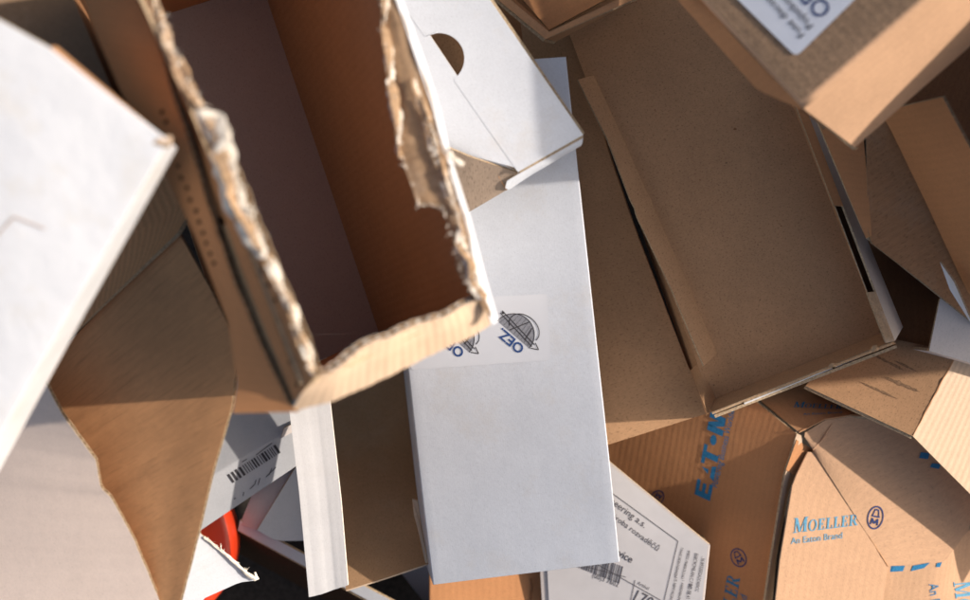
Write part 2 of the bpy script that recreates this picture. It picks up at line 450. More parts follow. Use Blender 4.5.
def serif(ch):
    T, h, s = .20, .07, .05
    if ch == 'M': return 1.18, [stroke((.17, 0), (.17, 1), .09), rect(.0, 0, .34, s), rect(.0, 1 - s, .24, 1), stroke((.2, .98), (.56, .04), .19), stroke((.56, .04), (.92, .98), .07),
                                rect(.86, 0, 1.06, 1), rect(.76, 0, 1.16, s), rect(.9, 1 - s, 1.16, 1)]
    if ch == 'O': return 1.0, ringq(.48, .5, .46, .53, .19, wy=.07)
    if ch == 'E': return .82, [rect(.12, 0, .12 + T, 1), rect(.0, 0, .68, h), rect(0, 1 - h, .66, 1), rect(.3, .47, .52, .47 + h), rect(.62, 0, .70, .28), rect(.60, .74, .67, 1), rect(.48, .38, .54, .64)]
    if ch == 'L': return .78, [rect(.12, 0, .12 + T, 1), rect(.0, 0, .66, h), rect(0, 1 - h, .44, 1), rect(.61, 0, .69, .32)]
    if ch == 'R': return .95, [rect(.12, 0, .12 + T, 1), rect(0, 0, .44, h), rect(0, 1 - h, .5, 1), rect(.3, .46, .5, .46 + h)] + ringq(.46, .73, .3, .27, .17, -90, 90, 10, wy=.07) + [stroke((.48, .5), (.78, .03), .19), rect(.7, 0, .96, h)]
def serif_text(name, parent, s, p0, p1, pl, mat, capscale=.75, aspect=1.0, slant=.22, off=.0006):
    polys = []; x = 0
    for i, ch in enumerate(s):
        k = 1.0 if i == 0 else capscale
        a, ps = serif(ch)
        for p in ps: polys.append([((x + q[0] * k + q[1] * k * slant * 1), q[1] * k) for q in p])
        x += a * k + .03
    o, X, Y, L = frame_on(pl, p0, p1, off); k = L / x; O = origin(parent); bm = bmesh.new()
    for ip, p in enumerate(polys):
        bm.faces.new([bm.verts.new(o + X * q[0] * k + Y * q[1] * k * aspect + pl.n * (ip % 5) * .00002 - O) for q in p])
    bmesh.ops.recalc_face_normals(bm, faces=bm.faces[:])
    me = bpy.data.meshes.new(name); bm.to_mesh(me); bm.free(); me.materials.append(mat)
    return link(name, me, parent)
def lines_px(segs, wd): return [stroke(a, b, wd) for a, b in segs]
def emblem(parent, pl, c, up, ry, rx, mat, off=.0006):
    """oval ring with a bell outline over a letter M"""
    ux, uy = up; l = math.hypot(ux, uy); ux /= l; uy /= l; rxv = (-uy, ux)     # right vector for pixel y-down
    f = lambda p: (c[0] + rxv[0] * p[0] * rx + ux * p[1] * ry, c[1] + rxv[1] * p[0] * rx + uy * p[1] * ry)
    polys = ringq(0, 0, 1, 1, .13, n=28) + [stroke((-.42, .08), (-.2, .68), .12), stroke((.42, .08), (.2, .68), .12), stroke((-.22, .66), (.22, .66), .12), stroke((-.5, .1), (.5, .1), .12)]
    polys += [stroke((-.42, -.62), (-.36, -.08), .17), stroke((.42, -.62), (.36, -.08), .17), stroke((-.36, -.1), (0, -.5), .17), stroke((0, -.5), (.36, -.1), .17)]
    return poly_mesh('emblem', parent, [[f(q) for q in p] for p in polys], pl, mat, off)

def drape(po, so, off=.0006):
    """lay a print on the real (slightly warped) surface of its panel"""
    O = origin(so.parent); Q = origin(po.parent); me = so.data
    if not hasattr(drape, 'c'): drape.c = {}
    if so.name not in drape.c: drape.c[so.name] = BVHTree.FromPolygons([v.co + O for v in me.vertices], [p.vertices[:] for p in me.polygons])
    c = Vector((0, 0, H))
    if len(po.data.vertices) < 4000:
        bm = bmesh.new(); bm.from_mesh(po.data)
        es = [e for e in bm.edges if e.calc_length() > .01]
        if es: bmesh.ops.subdivide_edges(bm, edges=es, cuts=2, use_grid_fill=True)
        bmesh.ops.triangulate(bm, faces=bm.faces[:]); bm.to_mesh(po.data); bm.free()
    for v in po.data.vertices:
        d = (v.co + Q - c).normalized(); h = drape.c[so.name].ray_cast(c, d)
        if h[0]:
            n = h[1] if h[1].dot(d) < 0 else -h[1]
            v.co = h[0] - d * off / max(.3, -n.dot(d)) - Q
    return po

# ------------------------------------------------------------------ the ground under the pile
bm = bmesh.new()
for x, y in ((-3, -3), (3, -3), (3, 3), (-3, 3)): bm.verts.new((x, y, 0))
bm.faces.new(bm.verts[:]); me = bpy.data.meshes.new('ground'); bm.to_mesh(me); bm.free(); me.materials.append(ASPH)
g = link('ground', me); g['kind'] = 'structure'

# ------------------------------------------------------------------ shallow tray box, right of centre
T = thing('tray_box', 'large shallow brown open tray box with rolled inner flap and slotted right rim', 'box', at(740, 240, .24))
PF = Plane((600, 130, .30), (880, 334, .315), (720, 400, .30))
flr = sheet('floor_panel', T, [[PF(560, 10), PF(590, 90), PF(630, 190), PF(652, 240), PF(711, 400)], [PF(711, 400), PF(882, 333)], [PF(736, -40), PF(882, 333)], [PF(560, 10), PF(736, -40)]], GREYK, n=(24, 24), warp=.0003)
for k, (x, y, r) in enumerate(((735, 129, 1.6), (726, 163, 1.0), (781, 226, .9), (868, 319, 1.0), (700, 180, .8), (760, 300, .9), (655, 110, .8), (820, 260, .7), (745, 60, .8), (790, 180, .7))):
    poly_mesh('dark_fleck', T, [[(x + r * (1 + .4 * math.sin(3 * a + k)) * math.cos(a), y + r * .8 * math.sin(a)) for a in [i * .7 for i in range(9)]]], PF, SMUDGE if k % 2 else DARKK, .0012)
# left wall of the tray, folded out and lying lower
sheet('side_flap', T, [[at(520, 20, .25), at(575, 455, .235)], [at(575, 455, .235), at(712, 412, .258)], [at(580, 20, .30), at(606, 145, .292), at(635, 230, .28), at(690, 372, .265), at(712, 412, .258)], [at(520, 20, .25), at(580, 20, .30)]], GREYK, edge=KRAFT, n=(24, 16), warp=.0006)
sheet('side_wall', T, [[at(640, 228, .255), at(690, 372, .25), at(712, 414, .25)], [at(712, 414, .25), PF(716, 398, -.002)], [PF(654, 236, -.002), PF(716, 398, -.002)], [at(640, 228, .255), PF(654, 236, -.002)]], GREYK, n=(12, 6))
sheet('corner_flap', T, [at(690, 371, .272), at(708, 414, .345), PF(716, 399), PF(699, 362)], GREYK, n=(8, 6), edge=KRAFT)
# rolled flap
sheet('rolled_flap', T, [[at(578, 80, .325), at(608, 140, .327), at(636, 215, .327), at(672, 290, .332), at(704, 366, .334)],
                         [at(704, 366, .334), at(717, 353, .322)],
                         [at(594, 76, .315), at(626, 145, .316), at(652, 205, .316), at(686, 280, .32), at(717, 353, .322)],
                         [at(578, 80, .325), at(594, 76, .315)]], GREYK, n=(60, 6), flute='l', bowf=lambda u, v: .0012 * math.sin(math.pi * v) + .002 * max(0, 1 - abs(u - .45) / .03), t=.0026)
# bottom wall (seen from inside), its rim and the white outside
sheet('end_wall', T, [PF(709, 401), at(712, 413, .345), at(892, 343, .36), PF(882, 333)], GREYK, n=(8, 20), warp=.0003, t=.0015)
sheet('rim', T, [at(712, 413, .346), at(713, 414, .343), at(896, 343.5, .359), at(893, 342, .361)], GREYK, n=(3, 24), t=.001, warp=.0002)
sheet('outer_liner', T, [[at(744, 403, .349), at(800, 381, .351), at(872, 351, .357)], [at(872, 351, .357), at(870, 353.5, .350)],
                          [at(745, 406, .340), at(802, 384.5, .342), at(870, 353.5, .350)], [at(744, 403, .349), at(745, 406, .340)]], WHITE, n=(20, 3), t=.002)
sheet('end_wall', T, [at(714, 415, .342), at(716, 414, .24), at(893, 341, .26), at(896, 345, .357)], GREYK, n=(6, 12), t=.003)
for (x, y) in ((832, 366), (874, 350)):
    crumb_strip('torn_tab', T, [(x - 3, y + 1, .357, .0015, .001), (x + 1, y - 1, .36, .0028, .0015), (x + 4, y, .359, .001, .001)], PULPK, seed=x, nseg=14)
# right wall: rim in two pieces with the slot between, white outside
zt = .362
def rimpt(s, k, z=zt):   # s along the rim, k 0 inner 1 outer
    a = (797, 108), (807, 111); b = (886, 343), (895, 341)
    return at(a[k][0] * (1 - s) + b[k][0] * s, a[k][1] * (1 - s) + b[k][1] * s, z)
sheet('rim', T, [rimpt(-.25, 0), rimpt(-.25, 1), rimpt(.415, 1), rimpt(.415, 0)], ORANGE, n=(4, 16), t=.004, flute='t', warp=.0003)
sheet('rim', T, [rimpt(.785, 0), rimpt(.785, 1), rimpt(1, 1), rimpt(1, 0)], PULPK, n=(4, 10), t=.004, flute='b', warp=.0003)
sheet('slot_shade', T, [rimpt(.40, 0, .325), rimpt(.40, 1, .325), rimpt(.80, 1, .325), rimpt(.80, 0, .325)], DARKK, n=(3, 16), t=.003, flute='l', edge=PIT)  # dark board and edges put the slot's shade into colour
sheet('side_wall', T, [PF(882, 333), rimpt(1, 0, .358), rimpt(-.25, 0, .358), PF(774, 60)], GREYK, n=(4, 20), t=.001)
sheet('side_wall', T, [rimpt(-.25, 1, .361), at(790, 50, .30), at(903, 327, .315), rimpt(1.0, 1, .361)], GREYW, n=(6, 20), t=.002, warp=.0003)

# ------------------------------------------------------------------ box whose inside corner shows at the top
T = thing('dark_open_box', 'dim brown open box at the top edge, only its inside corner showing', 'box', at(560, -20, .33))
sheet('floor_panel', T, [at(470, -60, .34), at(549, 30, .36), at(660, -30, .36), at(600, -120, .34)], ORANGE, n=(10, 10))
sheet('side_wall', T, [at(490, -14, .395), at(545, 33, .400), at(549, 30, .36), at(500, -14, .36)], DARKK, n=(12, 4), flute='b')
sheet('rim', T, [at(486, -10, .40), at(494, -14, .40), at(549, 32, .405), at(545, 39, .404)], KRAFT, n=(4, 16), t=.004)
sheet('rim', T, [at(545, 39, .404), at(549, 32, .405), at(650, -16, .41), at(660, -12, .41)], KRAFT, n=(4, 16), t=.004, flute='b')
sheet('end_wall', T, [at(546, 39, .401), at(660, -10, .406), at(650, -6, .32), at(556, 42, .31)], GREYK, n=(12, 6))
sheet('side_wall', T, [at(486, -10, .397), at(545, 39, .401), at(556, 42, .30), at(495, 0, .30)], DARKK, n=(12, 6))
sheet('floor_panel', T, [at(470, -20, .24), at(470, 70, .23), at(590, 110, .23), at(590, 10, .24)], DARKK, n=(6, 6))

# ------------------------------------------------------------------ kraft box with the product label, top right
P9 = Plane((801, 107, .60), (690, -10, .555), (925, 0, .635))
T = thing('labelled_carton', 'speckled kraft carton at the top right with a rounded white product label on its face', 'carton', at(820, -20, .40))
K = P9(801, 107); Lf = P9(598, -110); Rt = P9(1046, -105); Bk = P9(840, -340)
KD = at(855, 148, .52); RD = at(1120, -85, .55)
folded('carton_body', T, [[K, Rt, Bk, Lf], [K, KD, RD, Rt], [K, Lf, Lf - P9.n * .1, K - P9.n * .1]], [paper('speckled_kraft', (.52, .335, .205), speck=.7, fibre=.4, dirt=(.3, .19, .11), dirt_amt=.3, flute=.1), PALEK, KRAFT][0:3],
       n=16, bev=.003, warp=.0008, foldmat=PALEK, bows={1: .007})
sheet('side_flap', T, [[at(660, -20, .54), at(757, 90, .575), at(799, 109, .592)], [at(799, 109, .592), K - P9.n * .003], [at(684, -22, .545), at(735, 38, .573), K - P9.n * .003], [at(660, -20, .54), at(684, -22, .545)]], ORANGE, n=(16, 6), warp=.0005)
sheet('inner_flap', T, [K - P9.n * .004, at(800, 110, .585), at(856, 150, .505), at(853, 150, .516)], DARKK, n=(6, 10))
lab = P9
def rounded(cs, r, n=5):
    out = []; m = len(cs)
    for i in range(m):
        p = Vector(cs[i]); a = (Vector(cs[i - 1]) - p).normalized() * r; b = (Vector(cs[(i + 1) % m]) - p).normalized() * r
        for k in range(n + 1):
            s = k / n; out.append(tuple(p + a * (1 - s) ** 2 + b * s ** 2))
    return out
lb = poly_mesh('label', T, [rounded([(796, 57), (925, -70), (860, -135), (690, -50)][0:1] + [(931, -75), (868, -140), (733, -5)], 7)], P9, LABELM, .0014)
text('product_text', lb, 'OPVP', (833, 8), (794, -32), P9, INKD, off=.0018)
text('product_text', lb, 'Pojistkov\u00fd odp\u00edna\u010d', (814, 25), (752, -41), P9, INKK, off=.0018, aspect=.85)
text('product_text', lb, 'Fuse disconnector', (805, 34), (748, -27), P9, INKK, off=.0018, aspect=.85)

# ------------------------------------------------------------------ open flaps box, right edge
T = thing('open_flap_box', 'warm brown open box at the right edge with two raised flaps', 'box', at(950, 200, .30))
sheet('raised_flap', T, [[at(880, 112, .43), at(888, 124, .42), at(925, 200, .40), at(985, 330, .36)], [at(985, 330, .36), at(1060, 300, .43)],
                         [at(943, 97, .50), at(970, 148, .50), at(1010, 230, .47), at(1060, 300, .43)], [at(880, 112, .43), at(943, 97, .50)]], ORANGE, n=(20, 16), flute='t', bow=.006, warp=.001)
sheet('long_flap', T, [[at(866, 130, .40), at(868, 240, .385), at(920, 280, .375), at(976, 325, .365)], [at(976, 325, .365), at(990, 320, .37)],
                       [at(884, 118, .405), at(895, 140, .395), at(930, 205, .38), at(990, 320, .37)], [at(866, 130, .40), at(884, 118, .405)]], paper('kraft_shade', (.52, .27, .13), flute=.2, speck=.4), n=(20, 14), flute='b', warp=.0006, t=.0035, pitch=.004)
sheet('corner_flap', T, [at(812, 108, .41), at(866, 238, .384), at(872, 236, .386), at(862, 120, .40)], ORANGE, n=(12, 8), warp=.0005)
sheet('lining_edge', T, [at(940, 262, .391), at(950, 290, .385), at(975, 330, .383), at(954, 282, .395)], WHITE, n=(8, 5), t=.002)
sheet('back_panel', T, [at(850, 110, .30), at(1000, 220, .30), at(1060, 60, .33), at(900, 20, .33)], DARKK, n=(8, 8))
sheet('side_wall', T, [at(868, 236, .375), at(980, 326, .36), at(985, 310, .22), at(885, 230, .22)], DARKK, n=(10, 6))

# ------------------------------------------------------------------ the pale carton with two smudged faces, under the tray
T = thing('smudged_carton', 'plain kraft carton with dark smudge lines and sunlit pale right half, below the tray', 'carton', at(900, 380, .16))
A_ = at(806, 386, .285); Bm = at(913, 436, .318); Ct = at(957, 352, .312); Dt = at(850, 330, .272)
E1 = at(1060, 585, .268); E2 = at(1105, 420, .285)
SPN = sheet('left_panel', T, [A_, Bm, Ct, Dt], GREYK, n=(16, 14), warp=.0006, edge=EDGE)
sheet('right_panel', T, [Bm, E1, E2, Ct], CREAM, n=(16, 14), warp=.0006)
crumb_strip('fold_ridge', T, [(913, 435, .3172, .0008, .0008), (935, 394, .3145, .0008, .0008), (957, 353, .3116, .0008, .0008)], KRAFT, seed=4, nseg=40)
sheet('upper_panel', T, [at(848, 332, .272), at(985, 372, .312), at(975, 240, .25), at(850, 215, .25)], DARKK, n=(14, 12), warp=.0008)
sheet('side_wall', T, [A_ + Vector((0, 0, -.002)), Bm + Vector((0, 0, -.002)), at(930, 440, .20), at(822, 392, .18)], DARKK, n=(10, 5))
PE = Plane((806, 386, .285), (913, 436, .318), (957, 352, .312))
for (x0, y0, x1, y1, wd) in ((868, 352, 905, 371, 2.2), (884, 377, 920, 392, 2.6), (858, 381, 898, 399, 1.6), (893, 360, 918, 372, 1.5)):
    mx, my = (x0 + x1) / 2, (y0 + y1) / 2; rnd = random.Random(int(x0)); top_, bot_ = [], []
    for k in range(15):
        t_ = k / 14; w_ = wd * 1.1 * math.sin(math.pi * t_) ** .7 * rnd.uniform(.45, 1.2)
        px_, py_ = x0 + (x1 - x0) * t_, y0 + (y1 - y0) * t_
        top_.append((px_, py_ - w_)); bot_.append((px_, py_ + w_ * .7))
    drape(poly_mesh('smudge', T, [[top_[k], top_[k + 1], bot_[k + 1], bot_[k]] for k in range(14)], PE, SMUDGE, .0009), SPN, .0004)

# ------------------------------------------------------------------ small white box with printed end, right edge
T = thing('small_white_box', 'small white carton corner at the right edge below the brown flaps', 'carton', at(960, 345, .25))
W0 = at(929, 351, .345); W1 = at(940, 299, .355); W2 = at(1010, 375, .33); W3 = at(1030, 300, .355)
folded('carton_body', T, [[W0, W2, W3, W1], [W0, W0 - Vector((0, 0, .06)), W2 - Vector((0, 0, .06)), W2]], GREYW, n=8, bev=.001)

# ------------------------------------------------------------------ printed kraft shipping box, bottom right
T = thing('printed_shipping_box', 'crumpled kraft shipping box printed in blue with a dented split corner', 'shipping box', at(800, 560, .05))
c0 = (798, 430, .262)
TL = at(*c0)                                            # the crushed corner
# left face
PL = Plane((798, 430, .258), (612, 455, .148), (765, 640, .175))
LF = sheet('left_face', T, [[PL(500, 640), PL(640, 700), PL(752, 690)], [PL(752, 690), PL(778, 520), PL(787, 462), PL(797, 434)], [PL(560, 330), PL(690, 350), PL(797, 434)][0:3], [PL(500, 640), PL(560, 330)]],
      ORANGE, n=(22, 22), warp=.0002)
# top face sliver
PT = Plane((800, 431, .260), (872, 418, .262), (785, 385, .215))
TF = sheet('top_face', T, [[at(799, 432, .260), at(825, 419, .263), at(850, 415, .263), at(884, 419, .262)], [at(884, 419, .262), at(930, 400, .20)],
                      [at(700, 350, .205), at(930, 350, .19)], [at(799, 432, .260), at(760, 400, .236), at(700, 350, .205)]], KRAFT, n=(16, 10), warp=.0004)
# front: left long flap, right panel, lower panel; creases between
F_a = at(800, 432, .259); F_b = at(813, 449, .247); F_c = at(884, 419, .262)
fr_r = Plane((813, 449, .254), (890, 565, .243), (884, 425, .261))
fr_l = Plane((813, 449, .252), (888, 565, .243), (775, 640, .252))
low = Plane((888, 566, .242), (945, 562, .238), (880, 680, .17))
FF = sheet('front_flap', T, [[fr_l(762, 720), fr_l(860, 740)], [fr_l(860, 740), fr_l(880, 620), fr_l(888, 566)], [fr_l(808, 452), fr_l(813, 450), fr_l(850, 508), fr_l(888, 566)], [fr_l(762, 720), fr_l(780, 560), fr_l(793, 482), fr_l(808, 452)]],
      PALEK, n=(18, 22), warp=.0003, edge=CREAM)
FP = sheet('front_panel', T, [[fr_r(813, 450), fr_r(850, 508), fr_r(888, 566)], [fr_r(888, 566), at(945, 561, .2385), at(972, 525, .2385)], [at(884, 419, .262), at(1000, 440, .245), at(1000, 490, .24), at(972, 525, .2385)], [fr_r(813, 450), at(803, 434, .2595), at(825, 420.5, .262), at(852, 416.5, .262), at(884, 419, .262)]],
      PALEK, n=(18, 18), warp=.0003)
LP = sheet('lower_panel', T, [[low(860, 740), low(1080, 740)], [low(1080, 740), at(1080, 440, .225)], [fr_r(888, 566), at(945, 561, .2385), at(972, 525, .2385), at(1080, 440, .225)], [low(860, 740), low(880, 620), fr_r(888, 566)]], PALEK, n=(16, 16), warp=.0003)
# crushed strip between left face and the front flap
sheet('split_edge', T, [[at(752, 690, .20), at(765, 690, .185)], [at(765, 690, .185), at(776, 560, .20), at(789, 490, .215), at(802, 462, .238)], [at(797, 434, .258), at(803, 436, .257), at(812, 448, .246)][0:2] + [at(802, 462, .238)],
                        [at(752, 690, .20), at(771, 560, .226), at(784, 478, .245), at(797, 434, .258)]], CREAM, n=(8, 24), warp=.0008)
crumb_strip('crease_ridge', T, [(813, 450, .2505, .0008, .0006), (832, 478, .2490, .0016, .0012), (855, 515, .2462, .0010, .0008), (888, 566, .243, .0007, .0006)], KRAFT, seed=11, nseg=60)
crumb_strip('crease_ridge', T, [(799, 432, .260, .0010, .0008), (825, 419, .2622, .0010, .0008), (852, 415, .2622, .0010, .0008), (884, 419, .261, .0008, .0008)], KRAFT, seed=2, nseg=60)
sheet('torn_tab', T, [at(786, 470, .249), at(797, 477, .240), at(815, 451, .243), at(797, 440, .257)], ORANGE, n=(6, 6), warp=.001)
crumb_strip('crease_ridge', T, [(832, 424, .2615, .0005, .0005), (824, 438, .2600, .0013, .0010), (813, 450, .2555, .0006, .0006)], PALEK, seed=17, nseg=24)
# blue print
text('brand_print', T, 'E', (703.5, 499), (706.5, 486), PL, INKB, aspect=1.15, bold=.05, shear=-.15, off=.0012)
o_, bx_ = (712, 0), 0
def rotpoly(polys, c, ang, sx, sy):
    a = math.radians(ang); ca, sa = math.cos(a), math.sin(a)
    return [[(c[0] + (p[0] * sx) * ca + (p[1] * sy) * sa, c[1] - (p[0] * sx) * sa + (p[1] * sy) * ca) for p in q] for q in polys]
bpy.data.objects.remove(bpy.data.objects['brand_print'])
# letters drawn in a unit box: x along the reading direction, y down
EATON = {'E': [rect(0, 0, .22, 1), rect(.2, 0, .62, .22), rect(.2, .39, .56, .6), rect(.2, .78, .62, 1)],
         'T': [rect(0, 0, .74, .22), rect(.26, .2, .5, 1)],
         'A': [[(.18, .55), (.36, .1), (.36, .55)], [(0, 1), (.10, .72), (.52, .72), (.60, 1)]],
         'o': [[(.22 + .2 * math.cos(k * .4), .5 + .2 * math.sin(k * .4)) for k in range(16)]],
         'N': [rect(0, 0, .24, 1), rect(.50, 0, .72, 1), [(.1, 0), (.32, 0), (.62, 1), (.40, 1)]]}
x = 0; pol = []
for ch, adv in (('E', .78), ('A', .50), ('T', .80), ('o', .50), ('N', .8)):
    for p in EATON[ch]: pol.append([(x + a - .16 * b, b) for a, b in p])
    x += adv
pol = rotpoly(pol, (694.5, 494), 79, 25.5, 16.5)
drape(poly_mesh('brand_print', T, pol, PL, INKB, .0012), LF)
drape(text('slogan_print', T, 'Powering Business Worldwide', (717, 488), (737, 402), PL, INKB, aspect=1.15, shear=.2, off=.0012), LF)
drape(emblem(T, PL, (657, 498), (-.55, .8), 8.5, 6.5, INKD, .0012), LF)
drape(emblem(T, PL, (738.5, 557.5), (-.45, -.85), 10, 7.5, INKD, .0012), LF)
drape(serif_text('brand_print', T, 'MOELLER', (727, 655), (740, 578), PL, INKB, aspect=1.0, off=.0012), LF)
drape(text('slogan_print', T, 'An Eaton Brand', (741, 655), (747, 595), PL, INKB, shear=.2, off=.0012), LF)
drape(serif_text('brand_print', T, 'MOELLER', (793, 533), (858, 525), fr_l, INKL, aspect=1.15, off=.0014), FF)
drape(text('slogan_print', T, 'An Eaton Brand', (791, 544), (843, 538), fr_l, INKL, aspect=1.1, shear=.12, off=.0018), FF)
drape(emblem(T, fr_r, (875.5, 517.5), (.22, -1), 12, 8, INKD, .0018), FP)
pm = Plane((888, 566, .2445), (945, 562, .2405), (880, 600, .232))
drape(poly_mesh('stripe_print', T, [[(887, 566), (905, 565.5), (903, 571), (886, 572)], [(913, 565.5), (930, 562.5), (924, 568), (911, 571)], [(937, 563), (942, 562), (940, 567), (936, 567)]], pm, INKB, .0015), LP)
drape(poly_mesh('stripe_print', T, [[(921, 452), (930, 453), (928, 459), (919, 458)], [(932, 463), (941, 464), (939, 469), (930, 467)]], fr_r, INKB, .002), FP)
drape(serif_text('brand_print', T, 'MOELLER', (953.5, 582), (965, 655), low, INKL, off=.002), LP)
drape(text('slogan_print', T, 'An Eaton Brand', (929, 584), (936, 650), low, INKB, shear=.1, off=.002), LP)
drape(serif_text('brand_print', T, 'MOELLER', (793, 407), (842, 409), PT, INKB, off=.002, aspect=.8), TF)
drape(text('slogan_print', T, 'An Eaton Brand', (803, 415), (842, 413), PT, INKB, shear=.1, off=.002, aspect=.6), TF)

# ------------------------------------------------------------------ white box with the address label, bottom
ADI = flat('faded_black_ink', (.13, .12, .13), .6, .3, .3, 600)
T = thing('address_label_box', 'white carton with printed address label, left of the blue printed kraft box', 'carton', at(640, 560, .10))
PA = Plane((612, 465, .235), (710, 545, .252), (600, 640, .205))
tl, trr, br, bl = PA(530, 396), PA(710, 545), PA(694, 700), PA(548, 700)
folded('carton_body', T, [[bl, br, trr, tl], [br, br + Vector((.004, 0, -.07)), trr + Vector((.004, -.002, -.07)), trr]], GREYW, n=12, bev=.001, warp=.0003, bows={0: .0006})
lb = poly_mesh('label', T, [[(540, 408), (708, 545.3), (692, 695), (553, 692)]], PA, flat('label_grey', (.66, .63, .62), .5, .4, .06, 60), .0018)
def seg(*s, wd=1.0, m=ADI, nm='printed_rule'): return poly_mesh(nm, lb, lines_px(s, wd * .75), PA, m, .0022)
seg(((612, 493), (678, 541)), ((678, 541), (655, 640)), ((560, 560), (626, 577)), ((590, 560), (664, 602)), ((635, 580), (625, 630)), wd=.9)
text('address_text', lb, 'Eaton Engineering a.s.', (577, 478), (644, 528), PA, ADI, aspect=1.05, off=.0022)
text('address_text', lb, 'Centrum V\u00fdroba rozvad\u011b\u010d\u016f', (583, 496), (657, 551), PA, ADI, aspect=1.05, off=.0022)
text('address_text', lb, 'Service', (606, 549), (631, 563), PA, ADI, aspect=1.1, off=.0022, bold=.01)
random.seed(3)
for k in range(7):
    x0 = 682 + k * -0.0; 
    sx, sy = 681 + (k % 4) * 7 - (k // 4) * 0, 547 + (k % 4) * 3 + (k // 4) * 30
    s = ''.join(random.choice('0123456789 ABCDEMN.') for _ in range(20))
    text('address_text', lb, s, (sx - (k // 4) * 6, sy), (sx - 7 - (k // 4) * 6, sy + 28 + random.random() * 8), PA, ADI, aspect=1.3, off=.0022)
bars = []; x = 0
while x < 1:
    wd = random.choice((.012, .02, .03)); 
    def bp(u, v): return (578 + 44 * u - 4 * v, 549 + 17 * u + 17 * v)
    bars.append([bp(x, 0), bp(x + wd, 0), bp(x + wd, 1), bp(x, 1)]); x += wd + random.choice((.014, .022, .03))
poly_mesh('barcode', lb, bars, PA, ADI, .0022)
text('address_text', lb, '(00)3 7602', (592, 577), (618, 587), PA, ADI, aspect=1.2, off=.0022)
text('address_text', lb, 'Artikel', (637, 584), (648, 590), PA, ADI, aspect=1.2, off=.0022)
text('address_text', lb, '170', (633, 600), (650, 609), PA, ADI, aspect=1.2, off=.0022)

# ------------------------------------------------------------------ brown box under the long white one
T = thing('under_carton', 'brown carton corner peeping out below the bottom end of the long white box', 'carton', at(510, 600, .05))
U = [at(429, 640, .18), at(600, 640, .18), at(600, 540, .18), at(429, 540, .18)]
folded('carton_body', T, [U, [U[0], U[3], U[3] - Vector((0, 0, .12)), U[0] - Vector((0, 0, .12))]], ORANGE, n=10, bev=.002)
crumb_strip('tear', T, [(531, 578, .182, .0006, .0008), (532, 588, .182, .0012, .0012), (531, 600, .182, .0008, .001)], DARKK, seed=8, nseg=24)

# ------------------------------------------------------------------ long white box, centre
P5 = Plane((566, 57, .41), (620, 562, .385), (432, 585, .315))
T = thing('long_white_box', 'long plain white box in the centre with a clear two-logo sticker', 'box', at(500, 330, .20))
a, b, c, d = P5(433, 585), P5(620, 562), P5(566, 57), P5(376, 70)
dn = Vector((-.012, 0, -.10))
e_, f_ = P5(423.5, 494), P5(612, 472); e_ = e_ + P5.n * .004; f_ = f_ + P5.n * .004
LBX = folded('box_body', T, [[e_, f_, c, d], [a, b, f_, e_], [a, b, b + dn, a + dn], [b, f_, f_ + dn, b + dn], [f_, c, c + dn, f_ + dn], [e_, a, a + dn, e_ + dn], [d, e_, e_ + dn, d + dn]], WHITE, n=20, bev=.0014, warp=.0003, edge=EDGEW)
st = drape(poly_mesh('sticker', T, [rounded([(411, 370), (551, 360), (547, 294), (403, 301)], 3)], P5, STICK, .0006), LBX, .0004)
def logo(cx, cy):
    """lettering O E Z with a dot, over a ribbed half-dome with a handle, all turned about 135 degrees"""
    def f(p):        # local x along the reading direction (towards the upper left), y towards the lower left
        rx, ry = -.76, -.65; ux, uy = -.65, .76
        return (cx + rx * p[0] + ux * p[1], cy + ry * p[0] + uy * p[1])
    hub = [[f((14 + 21 * math.cos(math.radians(k)), -3 - 21 * math.sin(math.radians(k)))) for k in range(0, 181, 9)]]
    drape(poly_mesh('logo_dome', st, hub, P5, INKG, .0008), LBX, .0006)
    s = []
    for k in range(9): s.append((f((-4 + k * 4.5, -3.6)), f((-1 + k * 3.9, -3 - 20 * math.sqrt(max(0, 1 - ((k - 4) / 4.6) ** 2))))))
    blk = lines_px(s, .25)
    arc = [f((14 + 21 * math.cos(math.radians(k)), -3 - 21 * math.sin(math.radians(k)))) for k in range(0, 181, 12)]
    blk += lines_px(list(zip(arc, arc[1:])), .8)
    bow = [f((26 + 1.0 * math.cos(math.radians(k)) * 17 - 16, -15 - 12 * math.sin(math.radians(k)))) for k in range(-40, 200, 12)]
    blk += lines_px(list(zip(bow, bow[1:])), .9)
    blk += lines_px([(f((38, -11)), f((-8, -6))), (f((38, -14)), f((-9, -9))), (f((-8, -4)), f((-15, -8))), (f((-15, -8)), (f((-8, -11)))), (f((4, -20)), f((2, -6))), (f((10, -23)), f((20, -4)))], .9)
    blk.append([f((36 + 1.6 * math.cos(k), -13 + 1.6 * math.sin(k))) for k in range(6)])
    drape(poly_mesh('logo_drawing', st, blk, P5, INKK, .0011), LBX, .0008)
    drape(text('logo_text', st, 'OEZ.', f((-3, -1)), f((27, -1)), P5, INKD if False else flat('logo_blue', (.03, .08, .25), .4, .4, .1, 300), bold=.02, off=.0011), LBX, .0008)
logo(522, 346); logo(462, 350)

